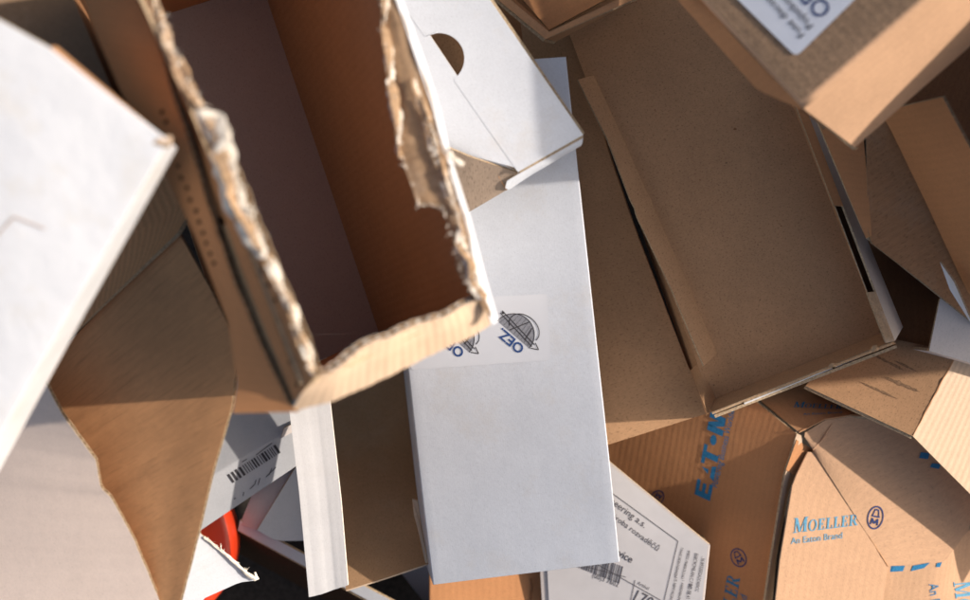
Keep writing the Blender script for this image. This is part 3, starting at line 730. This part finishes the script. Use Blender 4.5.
# ------------------------------------------------------------------ white box with the finger hole
P4 = Plane((583, 135, .475), (518, 172, .455), (400, 0, .43))
T = thing('finger_hole_box', 'white folded box with a half round finger hole at top centre', 'box', at(480, 60, .40))
arc = [(439 + 25.5 * math.cos(math.radians(k)), 58.5 - 25.5 * math.sin(math.radians(k))) for k in range(-55, 126, 12)]
seam = [(518, 172), (485, 125), (453.5, 79.5)] + arc + [(425, 37), (368, -45)]
sheet('top_flap', T, [[P4(518, 172), P4(583, 135)], [P4(583, 135), P4(452, -55)], [P4(368, -45), P4(452, -55)], [P4(*p) for p in seam]], WHITE, n=(20, 110), edge=EDGEW, warp=.0002, t=.0010)
sheet('board_edge', T, [P4(517, 171, -.001), P4(582.5, 134.8, -.001), P4(560, 120, -.001), P4(500, 150, -.001)], WHITE, n=(16, 4), flute='b', edge=EDGEW, warp=.0002, t=.0036, pitch=.0055)
sheet('tuck_flap', T, [P4(520, 169, -.0003), P4(376, -45, -.0003), P4(335, -45, -.0003), P4(440, 147.5, -.0003)], WHITE, n=(16, 10), warp=.0002, t=.0015)
sheet('inner_panel', T, [P4(440, 30, -.03), P4(500, 60, -.03), P4(470, 110, -.03), P4(400, 70, -.03)], GREYK, n=(4, 4))
dv = Vector((-.012, .012, -.055)); A4, B4, C4, D4 = P4(519, 170, -.003), P4(582, 135, -.003), P4(452, -55, -.003), P4(345, -45, -.003)
sheet('right_wall', T, [B4 + dv, C4 + dv, C4, B4], WHITE, n=(12, 6))
sheet('end_wall', T, [A4, B4, B4 + dv, A4 + dv], WHITE, n=(8, 6))
sheet('bottom_panel', T, [A4 + dv, B4 + dv, C4 + dv, D4 + dv], GREYK, n=(10, 10))
sheet('rolled_end', T, [[at(507, 181, .444), at(518, 174.5, .449), at(583, 138, .469)], [at(583, 138, .469), at(581, 146, .462)], [at(509, 190, .435), at(530, 176, .440), at(581, 146, .462)], [at(507, 181, .444), at(505, 187, .439), at(509, 190, .435)]], WHITE, n=(16, 5), t=.002, bowf=lambda u, v: .0015 * math.sin(math.pi * v))
sheet('side_wall', T, [[at(430, 140, .445), at(470, 157, .450), at(518, 173, .447)], [at(518, 173, .447), at(507, 190, .432)], [at(440, 228, .415), at(466, 214, .42), at(507, 190, .432)], [at(430, 140, .445), at(440, 228, .415)]], paper('dull_recycled', (.36, .27, .20), speck=.5, fibre=.2), n=(16, 14), warp=.0003)
crumb_strip('fold_ridge', T, [(487, 162, .4485, .0006, .0006), (498, 176, .441, .0010, .001), (507, 190, .434, .0006, .0006)], KRAFT, seed=5, nseg=20)

# ------------------------------------------------------------------ torn open box, left of centre (the big one)
T = thing('torn_open_box', 'deep open brown box with ragged torn rims and a thick double wall on its left', 'box', at(290, 150, .32))
Bq = at(483, 299, .64); Cq = at(313, 379, .70); b_ = at(379, 333, .35); a_ = at(262, -16, .35)
Aq = Bq + (a_ - b_); c_ = b_ + (Cq - Bq) * 1.0; d_ = c_ + (a_ - b_); Dq = Cq + (a_ - b_)
sheet('floor_panel', T, [c_, b_, a_, d_], MAUVE, n=(16, 20), warp=.0003)
pj = [Bq.lerp(Aq, k / 10) for k in range(11)]
sheet('right_wall', T, [[b_, a_], [a_, Aq], pj, [b_, Bq]], paper('kraft_inside', (.52, .35, .215), dirt=(.4, .26, .14), flute=.12, speck=.3, crease=.3), n=(24, 20), back=WHITE, warp=.0005, t=.005, bow=-.003)
sheet('end_wall', T, [b_, c_, Cq, Bq], ORANGE, n=(10, 10), back=CREAM, warp=.0004)
sheet('far_wall', T, [a_, Aq, Dq, d_], ORANGE, n=(10, 10), warp=.0004)
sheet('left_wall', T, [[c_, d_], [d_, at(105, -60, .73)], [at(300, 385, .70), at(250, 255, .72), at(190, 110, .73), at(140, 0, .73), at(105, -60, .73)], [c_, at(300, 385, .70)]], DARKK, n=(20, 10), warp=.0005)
# peeled right rim
jagl = jag([at(472, 297, .645), at(456, 268, .647), at(452, 232, .647), at(438, 205, .646), at(418, 206, .645), at(409, 180, .644), at(398, 140, .643), at(396, 100, .641), at(384, 55, .64), at(383, 25, .64), at(372, -20, .638)], 60, .0010, .35, 3)
outl = jag([at(492, 316, .648), at(480, 280, .650), at(466, 215, .652), at(448, 158, .651), at(437, 110, .650), at(420, 60, .649), at(398, 0, .647), at(389, -22, .645)], 60, .0006, .5, 5)
sheet('peeled_rim', T, [[jagl[0], outl[0]], outl, [jagl[-1], outl[-1]], jagl], PULPK, n=(8, 60), warp=.0012, t=.003, bowf=lambda u, v: .0015 * math.sin(3.14 * u) + .0008 * math.sin(v * 31) * u)
sheet('white_liner', T, [[at(492, 324, .646), at(479, 282, .651), at(464, 215, .653), at(446, 158, .652), at(434, 110, .651), at(417, 60, .650), at(396, 0, .648), at(386, -24, .646)],
                         [at(386, -24, .646), at(391, -24, .644)],
                         [at(498, 320, .642), at(486, 280, .647), at(469, 214, .648), at(451, 157, .648), at(440, 109, .647), at(424, 59, .646), at(402, -1, .645), at(391, -24, .644)],
                         [at(492, 324, .646), at(498, 320, .642)]], WHITE, n=(60, 4), t=.002, warp=.0012, edge=EDGEW)
shred('torn_pulp', T, [(384, -10, .645, 0.0013), (384, 30, .646, 0.0018), (388, 62, .647, 0.0025), (392, 95, .648, 0.0027), (397, 130, .649, 0.0018), (399, 158, .648, 0.0009)], PULP, seed=1)
shred('torn_pulp', T, [(412, 80, .652, 0.0012), (421, 105, .654, 0.0020), (430, 135, .654, 0.0020), (437, 160, .655, 0.0027), (447, 190, .655, 0.0020), (456, 215, .654, 0.0012)], PULP, seed=2)
shred('torn_pulp', T, [(460, 225, .652, 0.0012), (459, 245, .653, 0.0032), (468, 262, .654, 0.0027), (472, 280, .653, 0.0029), (482, 300, .652, 0.0024)], PULP, seed=3)
crumb_strip('paper_curl', T, [(442, 150, .656, .0008, .001), (449, 152, .660, .0018, .0012), (454, 159, .660, .0016, .0012), (461, 164, .658, .0022, .001), (464, 163, .657, .0006, .0006)], PULP, seed=6, nseg=22)
# bottom flap folded out, sunlit
topl = jag([at(313, 379, .702), at(340, 366, .697), at(372, 341, .688), at(392, 335, .68), at(430, 320, .665), at(470, 304, .65), at(484, 298, .646)], 60, .0008, .6, 9)
botl = jag([at(292, 411, .668), at(330, 402, .665), at(380, 380, .655), at(430, 355, .64), at(470, 337, .625), at(494, 322, .618)], 60, .0006, .4, 12)
sheet('bottom_flap', T, [botl, [botl[-1], at(491, 308, .635), topl[-1]], topl, [botl[0], at(300, 396, .69), topl[0]]], CREAM, n=(60, 12), flute='t', t=.006, warp=.001, edge=EDGEW, pitch=.009, bowf=lambda u, v: .0012 * math.sin(u * 19) * v)
# left double wall: outer layer, groove with fluting over a sheet painted dark as shade, second layer with torn rim
L0 = [at(298, 412, .672), at(288, 404, .675), at(260, 345, .685), at(235, 285, .695), at(211, 215, .70), at(192, 150, .71), at(176, 100, .715), at(158, 45, .72), at(144, -30, .72)]
L1 = [at(233, 414, .655), at(237, 385, .665), at(228, 325, .675), at(196, 240, .68), at(160, 160, .68), at(120, 90, .68), at(96, 35, .68), at(70, -40, .68)]
sheet('outer_wall', T, [L1, [L1[-1], L0[-1]], jag(L0, 60, .0012, .4, 21), [L1[0], L0[0]]], ORANGE, n=(60, 14), flute='t', t=.005, warp=.002, bow=.003, pitch=.007)
M0 = [at(294, 402, .680), at(256, 310, .695), at(240, 265, .70), at(214, 190, .705), at(196, 130, .715)]
M1 = [at(314, 378, .712), at(296, 322, .722), at(272, 270, .728), at(250, 215, .732), at(228, 160, .735), at(206, 112, .735)]
sheet('second_wall', T, [M0, [M0[-1], M1[-1]], jag(M1, 60, .0014, .5, 31), [M0[0], M1[0]]], ORANGE, n=(60, 10), flute='tb', t=.006, warp=.0016, pitch=.008)
sheet('groove_shade', T, [[at(290, 408, .660), at(236, 285, .675), at(212, 215, .68)], [at(212, 215, .68), at(244, 222, .68)], [at(302, 398, .660), at(262, 275, .675), at(244, 222, .68)], [at(290, 408, .660), at(302, 398, .660)]], PIT, n=(40, 3), t=.003, warp=.001)  # near-black sheet paints the shade down in the groove
sheet('middle_layer', T, [[at(292, 405, .668), at(262, 335, .684), at(240, 280, .692), at(222, 225, .696)], [at(222, 225, .696), at(226, 225, .70)], [at(296, 403, .672), at(266, 334, .688), at(244, 279, .697), at(226, 225, .70)], [at(292, 405, .668), at(296, 403, .672)]], MEDIUM, n=(60, 4), t=.008, flute='bt', warp=.0014, pitch=.009, edge=MEDIUM)
Tl = jag([at(196, 112, .738), at(208, 140, .738), at(214, 170, .737), at(222, 200, .736), at(238, 232, .735), at(256, 258, .734)], 50, .0012, .35, 81)
Tr = jag([at(206, 108, .748), at(226, 116, .750), at(233, 140, .748), at(237, 178, .746), at(249, 212, .744), at(268, 256, .738)], 50, .0010, .35, 83)
sheet('torn_liner', T, [Tl, [Tl[-1], Tr[-1]], Tr, [Tl[0], Tr[0]]], PULP, n=(60, 10), t=.0012, warp=.0008, edge=PULP, bowf=lambda u, v: .004 * math.sin(math.pi * v) + .0015 * math.sin(u * 23 + v * 3) + .001 * math.sin(u * 51))
shred('torn_pulp', T, [(204, 116, .744, .002), (216, 130, .746, .0035), (222, 160, .746, .0035), (230, 195, .745, .0030), (244, 225, .742, .0030), (262, 254, .738, .002)], PULPK, seed=14)
shred('torn_pulp', T, [(266, 256, .737, .002), (279, 283, .735, .0030), (288, 304, .733, .0024), (297, 330, .729, .0028), (305, 352, .724, .0022), (314, 374, .716, .002)], PULP, seed=15)
shred('torn_pulp', T, [(150, -15, .728, .002), (158, 15, .73, .0024), (168, 45, .73, .0026), (178, 70, .73, .0034), (190, 88, .731, .0040), (200, 108, .735, .0030)], PULPK, seed=16)
fibres('paper_fibres', T, [(152, -10, .732), (170, 45, .734), (190, 88, .737), (206, 112, .746), (228, 130, .750), (236, 175, .748), (252, 215, .746), (268, 256, .74), (284, 290, .738), (298, 330, .731), (313, 374, .718)], PULP, 3, 170, .005)
fibres('paper_fibres', T, [(384, -5, .647), (384, 40, .648), (394, 95, .65), (400, 150, .65), (418, 205, .649), (440, 206, .65), (455, 240, .654), (460, 275, .654), (482, 300, .654)], PULP, 4, 80, .004)
fibres('paper_fibres', T, [(412, 80, .654), (430, 130, .656), (440, 160, .657), (456, 210, .656), (466, 250, .656), (480, 298, .656)], PULP, 5, 60, .004)
fibres('paper_fibres', T, [(315, 378, .705), (340, 366, .70), (372, 341, .69), (430, 320, .668), (482, 299, .65)], PULPK, 6, 50, .003)
def pits(obj, pts, r=.0021, asp=1.5):  # flattened dark blobs carry the shade of the flute openings
    for x, y in pts:
        p, nn = onto(obj, x, y)
        if p is None: continue
        bm = bmesh.new(); bmesh.ops.create_uvsphere(bm, u_segments=12, v_segments=6, radius=1); O = origin(T)
        q = nn.to_track_quat('Z', 'Y').to_matrix()
        for v in bm.verts:
            k = 1 + .3 * noise.noise(Vector((v.co.x + x, v.co.y, 0)) * 2)
            v.co = p - O + q @ Vector((v.co.x * r * k, v.co.y * r * asp * k, v.co.z * .0005))
        me = bpy.data.meshes.new('recess_shade'); bm.to_mesh(me); bm.free(); me.materials.append(PIT); link('recess_shade', me, T)
bpy.context.view_layer.update()
SW = [x for x in T.children if x.name.startswith('second_wall')][0]; OW = [x for x in T.children if x.name.startswith('outer_wall')][0]
pits(SW, [(262, 270), (268, 285), (275, 300), (279, 322), (286, 345), (290, 362), (297, 385), (252, 255)], .0016)
pits(OW, [(178, 166), (181, 178), (187, 188), (190, 200), (196, 211), (199, 222), (203, 233), (206, 243), (210, 254), (214, 263), (166, 122), (162, 112)], .0017)

# ------------------------------------------------------------------ brown stuff behind, upper left
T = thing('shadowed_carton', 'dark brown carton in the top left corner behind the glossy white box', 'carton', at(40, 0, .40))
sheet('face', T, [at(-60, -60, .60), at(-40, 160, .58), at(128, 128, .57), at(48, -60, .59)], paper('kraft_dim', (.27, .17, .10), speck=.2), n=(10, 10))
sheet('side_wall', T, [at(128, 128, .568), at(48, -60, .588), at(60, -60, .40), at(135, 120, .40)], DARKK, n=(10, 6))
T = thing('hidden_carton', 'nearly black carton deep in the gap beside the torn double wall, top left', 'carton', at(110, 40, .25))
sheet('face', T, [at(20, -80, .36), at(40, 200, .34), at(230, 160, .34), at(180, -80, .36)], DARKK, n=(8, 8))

# ------------------------------------------------------------------ glossy white box, front left
T = thing('glossy_white_box', 'big glossy white sunlit box at the left with a grubby tan corner', 'box', at(20, 200, .55))
P1 = Plane((170, 138, .765), (-60, -20, .78), (-40, 500, .67))
k0 = P1(168, 139); k1 = P1(48, 47); k1b = P1(-60, -12); k2 = P1(-60, 540)
d1 = at(177, 147, .73); d2 = at(56, 46, .73); d2b = at(-50, -24, .73); d3 = at(-48, 556, .60)
folded('box_body', T, [[[k2, P1(-60, 260), k1b], [k1b, k1, k0][0:1] + [P1(-5, 20), k1, k0], [k2, k0], [k2, k2 + (k0 - k2) * .01]][0:0] or
       [[k2, k0], [k0, k1], [k1b, k1], [k2, k1b]], [[k0, d1], [d1, d2], [k1, d2], [k0, k1]], [[k2, d3], [d3, d1], [k0, d1], [k2, k0]]], [GLOSS, KRAFT, GLOSS], n=20, bev=.004, warp=.0012, foldmat=GLOSS, bows={0: .003})
sheet('tuck_flap', T, [P1(-30, 250, .001), P1(16, 216, .001), P1(46, 229, .001), P1(20, 262, .001)], GLOSS, n=(6, 6), t=.0012, warp=.0002)
for (a_x, a_y, b_x, b_y) in ((-10, 243, 14, 217), (14, 217, 45, 229)):
    poly_mesh('fold_line', T, lines_px([((a_x, a_y), (b_x, b_y))], .9), Plane((170, 138, .765), (-60, -20, .78), (-40, 500, .67)), GREYK, .0042)
crumb_strip('dented_corner', T, [(150, 142, .761, .002, .0012), (160, 141, .763, .003, .0012), (171, 143, .763, .003, .0015)], CREAM, seed=21, nseg=20)

# ------------------------------------------------------------------ large brown flap box, left
T = thing('ribbed_brown_flap', 'long pointed flap of ribbed brown cardboard hanging down the left side', 'cardboard', at(140, 380, 0.360))
PR = Plane((238, 345, .51), (60, 345, .432), (185, 590, .475))
Lb = jag([PR(160, 640), PR(146, 600), PR(114, 515), PR(78, 460), PR(44, 412), PR(30, 380)], 50, .0008, .4, 41)
Rb = jag([PR(170, 640), PR(191, 560), PR(213, 470), PR(233, 405), PR(238, 345), PR(210, 288), PR(178, 232)], 50, .0004, .7, 43)
sheet('main_panel', T, [[Lb[0], Rb[0]], Rb, [Lb[-1], PR(66, 345), Rb[-1]], Lb], BROWN, n=(24, 90), back=KRAFT, warp=.0010, t=.0032, edge=EDGE, flute='r', pitch=.007)
sheet('upper_panel', T, [[PR(54, 352), PR(66, 342), PR(180, 232)], [PR(180, 232), at(200, 190, .50), at(170, 130, .50)], [at(20, 240, .46), at(170, 130, .50)], [PR(54, 352), at(20, 240, .46)]], BROWN, n=(20, 14), warp=.0008, t=.004, bowf=lambda u, v: .006 * math.exp(-((v) / .12) ** 2))
crumb_strip('torn_notch', T, [(228, 352, 0.4650, .0012, .001), (234, 360, 0.4650, .0026, .0015), (236, 372, 0.4630, .001, .001)], BROWN, seed=33, nseg=16)

# ------------------------------------------------------------------ pale panel, bottom left
T = thing('pale_scored_box', 'pale grey white carton panel at the bottom left with a scored line', 'carton', at(40, 520, 0.410))
Rr = jag([at(178, 650, .46), at(158, 598, .465), at(133, 538, .475), at(110, 496, .478), at(100, 486, .48), at(95, 459, .485), at(60, 411, .495), at(44, 380, .50)], 60, .0005, .8, 51)
sheet('main_panel', T, [[at(-80, 660, .405), Rr[0]], Rr, [at(-80, 330, .445), Rr[-1]], [at(-80, 660, .405), at(-80, 330, .445)]], paper('white_beige', (.80, .655, .565), dirt=(.6, .48, .4), rough=.65, speck=.15, fibre=.08, blotch=.12, dirt_amt=.25, crease=.2), n=(16, 90), warp=.0012, t=.0032, flute='r', edge=EDGE, bow=.003)

# ------------------------------------------------------------------ torn white corner piece, bottom
T = thing('torn_white_flap', 'triangular white cardboard flap with a crumpled torn tip, over the red plastic', 'cardboard', at(200, 570, .30))
tipe = jag([at(190, 524, .365), at(204, 536, .365), at(228, 556, .36), at(256, 580, .355)], 40, .0006, .6, 61)
sheet('flap', T, [[at(150, 655, .35), at(205, 598, .355), at(240, 582, .355), tipe[-1]], tipe[::-1], [at(140, 560, .37), tipe[0]], [at(150, 655, .35), at(140, 560, .37)]], WHITE, n=(20, 40), t=.0035, flute='r', edge=CREAM, warp=.0008)
crumb_strip('torn_pulp', T, [(204, 537, .367, .0008, .001), (222, 551, .364, .0013, .001), (240, 567, .362, .0016, .0012), (250, 575, .36, .0026, .0015), (257, 579, .358, .0022, .0015), (255, 572, .36, .001, .001)], PULP, seed=7, nseg=50)

# ------------------------------------------------------------------ grey box with barcode
fibres('paper_fibres', T, [(206, 537, .367), (228, 555, .364), (256, 580, .358)], PULP, 9, 30, .004)
T = thing('barcode_carton', 'grey white carton with a barcode strip, half hidden under the torn box', 'carton', at(250, 460, .15))
PB = Plane((200, 530, .235), (300, 463, .250), (297, 425, .265))
PG = Plane((190, 489, .252), (296, 425, .267), (250, 400, .250))
q0, q1, q2, q3 = PB(180, 544), PB(320, 450), PB(320, 411), PB(190, 489)
folded('carton_body', T, [[q0, q1, q2, q3], [q3, q2, PG(330, 340), PG(200, 350)], [q0, q1, q1 - Vector((0, 0, .08)), q0 - Vector((0, 0, .08))]], [GREYB, GREYB, MAUVE], n=12, bev=.0015, warp=.0002)
sheet('tuck_tab', T, [PB(281, 438, .002), PB(300, 428, .002), PB(300, 420, .004), PB(284, 428, .004)], GREYW, n=(6, 4), t=.002, warp=.001)
bars = []; x = 0; random.seed(5)
while x < 1:
    wd = random.choice((.015, .03, .045))
    def bp(u, v): return (227 + 49 * u + 5.5 * v, 475 - 31 * u + 8 * v)
    bars.append([bp(x, 0), bp(x + wd, 0), bp(x + wd, 1), bp(x, 1)]); x += wd + random.choice((.02, .03, .035))
poly_mesh('barcode', T, bars, PB, INKK, .0006)
poly_mesh('scribble', T, lines_px([((250, 489), (255, 484)), ((255, 484), (256, 480)), ((258, 485), (260, 478)), ((266, 477), (276, 467)), ((269, 475), (272, 468)), ((234, 499), (236, 498)), ((243, 496), (244, 492)), ((242, 462), (247, 459)), ((256, 455), (272, 443))], .7), PB, INKK, .0006)

# ------------------------------------------------------------------ red plastic lid
T = thing('red_lid', 'bright red rounded plastic lid under the grey barcode carton', 'lid', at(170, 560, .10))
c0 = at(160, 548, .20); R = .081
bm = bmesh.new(); rows = []
prof = [(0, .0), (.6, .0), (.9, -.001), (.965, -.003), (.99, -.008), (1, -.016), (.995, -.05)]
for r, z in prof[1:]:
    rows.append([bm.verts.new(c0 + Vector((R * r * .98 * math.cos(2 * math.pi * k / 64), R * r * 1.1 * math.sin(2 * math.pi * k / 64), z)) - T.location) for k in range(64)])
cv = bm.verts.new(c0 - T.location)
for k in range(64): bm.faces.new([cv, rows[0][k], rows[0][(k + 1) % 64]])
for r0, r1 in zip(rows, rows[1:]):
    for k in range(64): bm.faces.new([r0[k], r1[k], r1[(k + 1) % 64], r0[(k + 1) % 64]])
for f in bm.faces: f.smooth = True
bmesh.ops.recalc_face_normals(bm, faces=bm.faces[:])
me = bpy.data.meshes.new('lid_shell'); bm.to_mesh(me); bm.free(); me.materials.append(REDP); link('lid_shell', me, T)

# ------------------------------------------------------------------ dim white box below the barcode carton
T = thing('dim_white_box', 'dim white box in the dark gap right of the red lid', 'box', at(280, 520, .08))
sheet('inner_panel', T, [[at(257, 530, .185), at(277, 541, .18), at(330, 540, .175)], [at(330, 540, .175), at(330, 440, .18)], [at(290, 455, .19), at(330, 440, .18)], [at(257, 530, .185), at(295, 468, .19)]], GREYB, n=(8, 8))
sheet('side_wall', T, [at(240, 524, .17), at(256, 530, .18), at(296, 468, .185), at(262, 470, .17)], GREYB, n=(8, 6))
sheet('rim', T, [at(240, 520, .172), at(238, 530, .168), at(460, 650, .15), at(462, 638, .155)], GREYB, n=(4, 30), t=.004)
sheet('front_wall', T, [at(238, 531, .165), at(455, 650, .147), at(440, 660, .05), at(232, 550, .05)], PIT, n=(8, 8))  # wall coloured near-black to carry the shade of the gap
T = thing('buried_white_carton', 'thin dim white carton strip buried beneath the lower end of the narrow box', 'carton', at(410, 590, .03))
sheet('face', T, [at(396, 566, .11), at(425, 560, .12), at(440, 605, .12), at(428, 608, .11)], GREYB, n=(6, 6))

# ------------------------------------------------------------------ narrow open box left of the long white one
T = thing('narrow_open_box', 'narrow open box with white left side and bare brown inside, bottom centre', 'box', at(360, 500, .12))
rag = jag([at(309, 597, .285), at(322, 594, .285), at(335, 589, .285), at(348, 585, .288)], 24, .0005, .7, 71)
sheet('white_side', T, [rag, [rag[-1], at(341, 500, .30), at(330, 400, .31), at(322, 320, .32)], [at(286, 320, .32), at(322, 320, .32)], [rag[0], at(299, 490, .30), at(288, 400, .31), at(286, 320, .32)]], paper('cool_white', (.68, .675, .68), rough=.6, speck=.1, fibre=.06, dirt=(.5, .46, .42), dirt_amt=.2, crease=.12), n=(16, 40), t=.003, edge=PULP, warp=.0002)
sheet('inner_panel', T, [[at(346, 590, .272), at(385, 578, .270), at(427, 564, .268)], [at(427, 564, .268), at(408, 430, .15), at(400, 330, .08)], [at(315, 330, .08), at(400, 330, .08)], [at(346, 590, .272), at(330, 430, .15), at(315, 330, .08)]], paper('kraft_narrow', (.50, .30, .16), speck=.3), n=(16, 30), t=.003, edge=CREAM, warp=.0005)
sheet('right_wall', T, [[at(427, 564, .268), at(408, 430, .15), at(400, 330, .08)], [at(400, 330, .08), at(412, 330, .30)], [at(433, 566, .30), at(424, 498, .303), at(412, 330, .305)], [at(427, 564, .268), at(433, 566, .30)]], GREYK, n=(16, 6))
sheet('corner_flap', T, [at(428, 563, .275), at(421, 530, .285), at(412, 499, .285), at(417, 501, .286)], CREAM, n=(6, 4), t=.003, edge=CREAM)

# ------------------------------------------------------------------ unseen carton added past the right edge to shade the heap
T = thing('sun_block_carton', 'unseen tall kraft carton added beyond the right edge to block the sun', 'carton', Vector((.62, .12, 0)))
def standing(T, x0, x1, y0, y1, z0, z1, rz, mat, tilt=0):
    R = Matrix.Rotation(rz, 3, 'Z') @ Matrix.Rotation(tilt, 3, 'Y'); c = Vector(((x0 + x1) / 2, (y0 + y1) / 2, 0))
    P = lambda x, y, z: c + R @ (Vector((x, y, 0)) - c) + Vector((0, 0, z))
    t = [P(x0, y0, z1), P(x1, y0, z1), P(x1, y1, z1), P(x0, y1, z1)]; b = [P(x0, y0, z0), P(x1, y0, z0), P(x1, y1, z0), P(x0, y1, z0)]
    folded('carton_body', T, [t] + [[t[i], t[(i + 1) % 4], b[(i + 1) % 4], b[i]] for i in range(4)], mat, bev=.002)
standing(T, .56, .86, -.035, .50, 0, .70, math.radians(4), KRAFT)
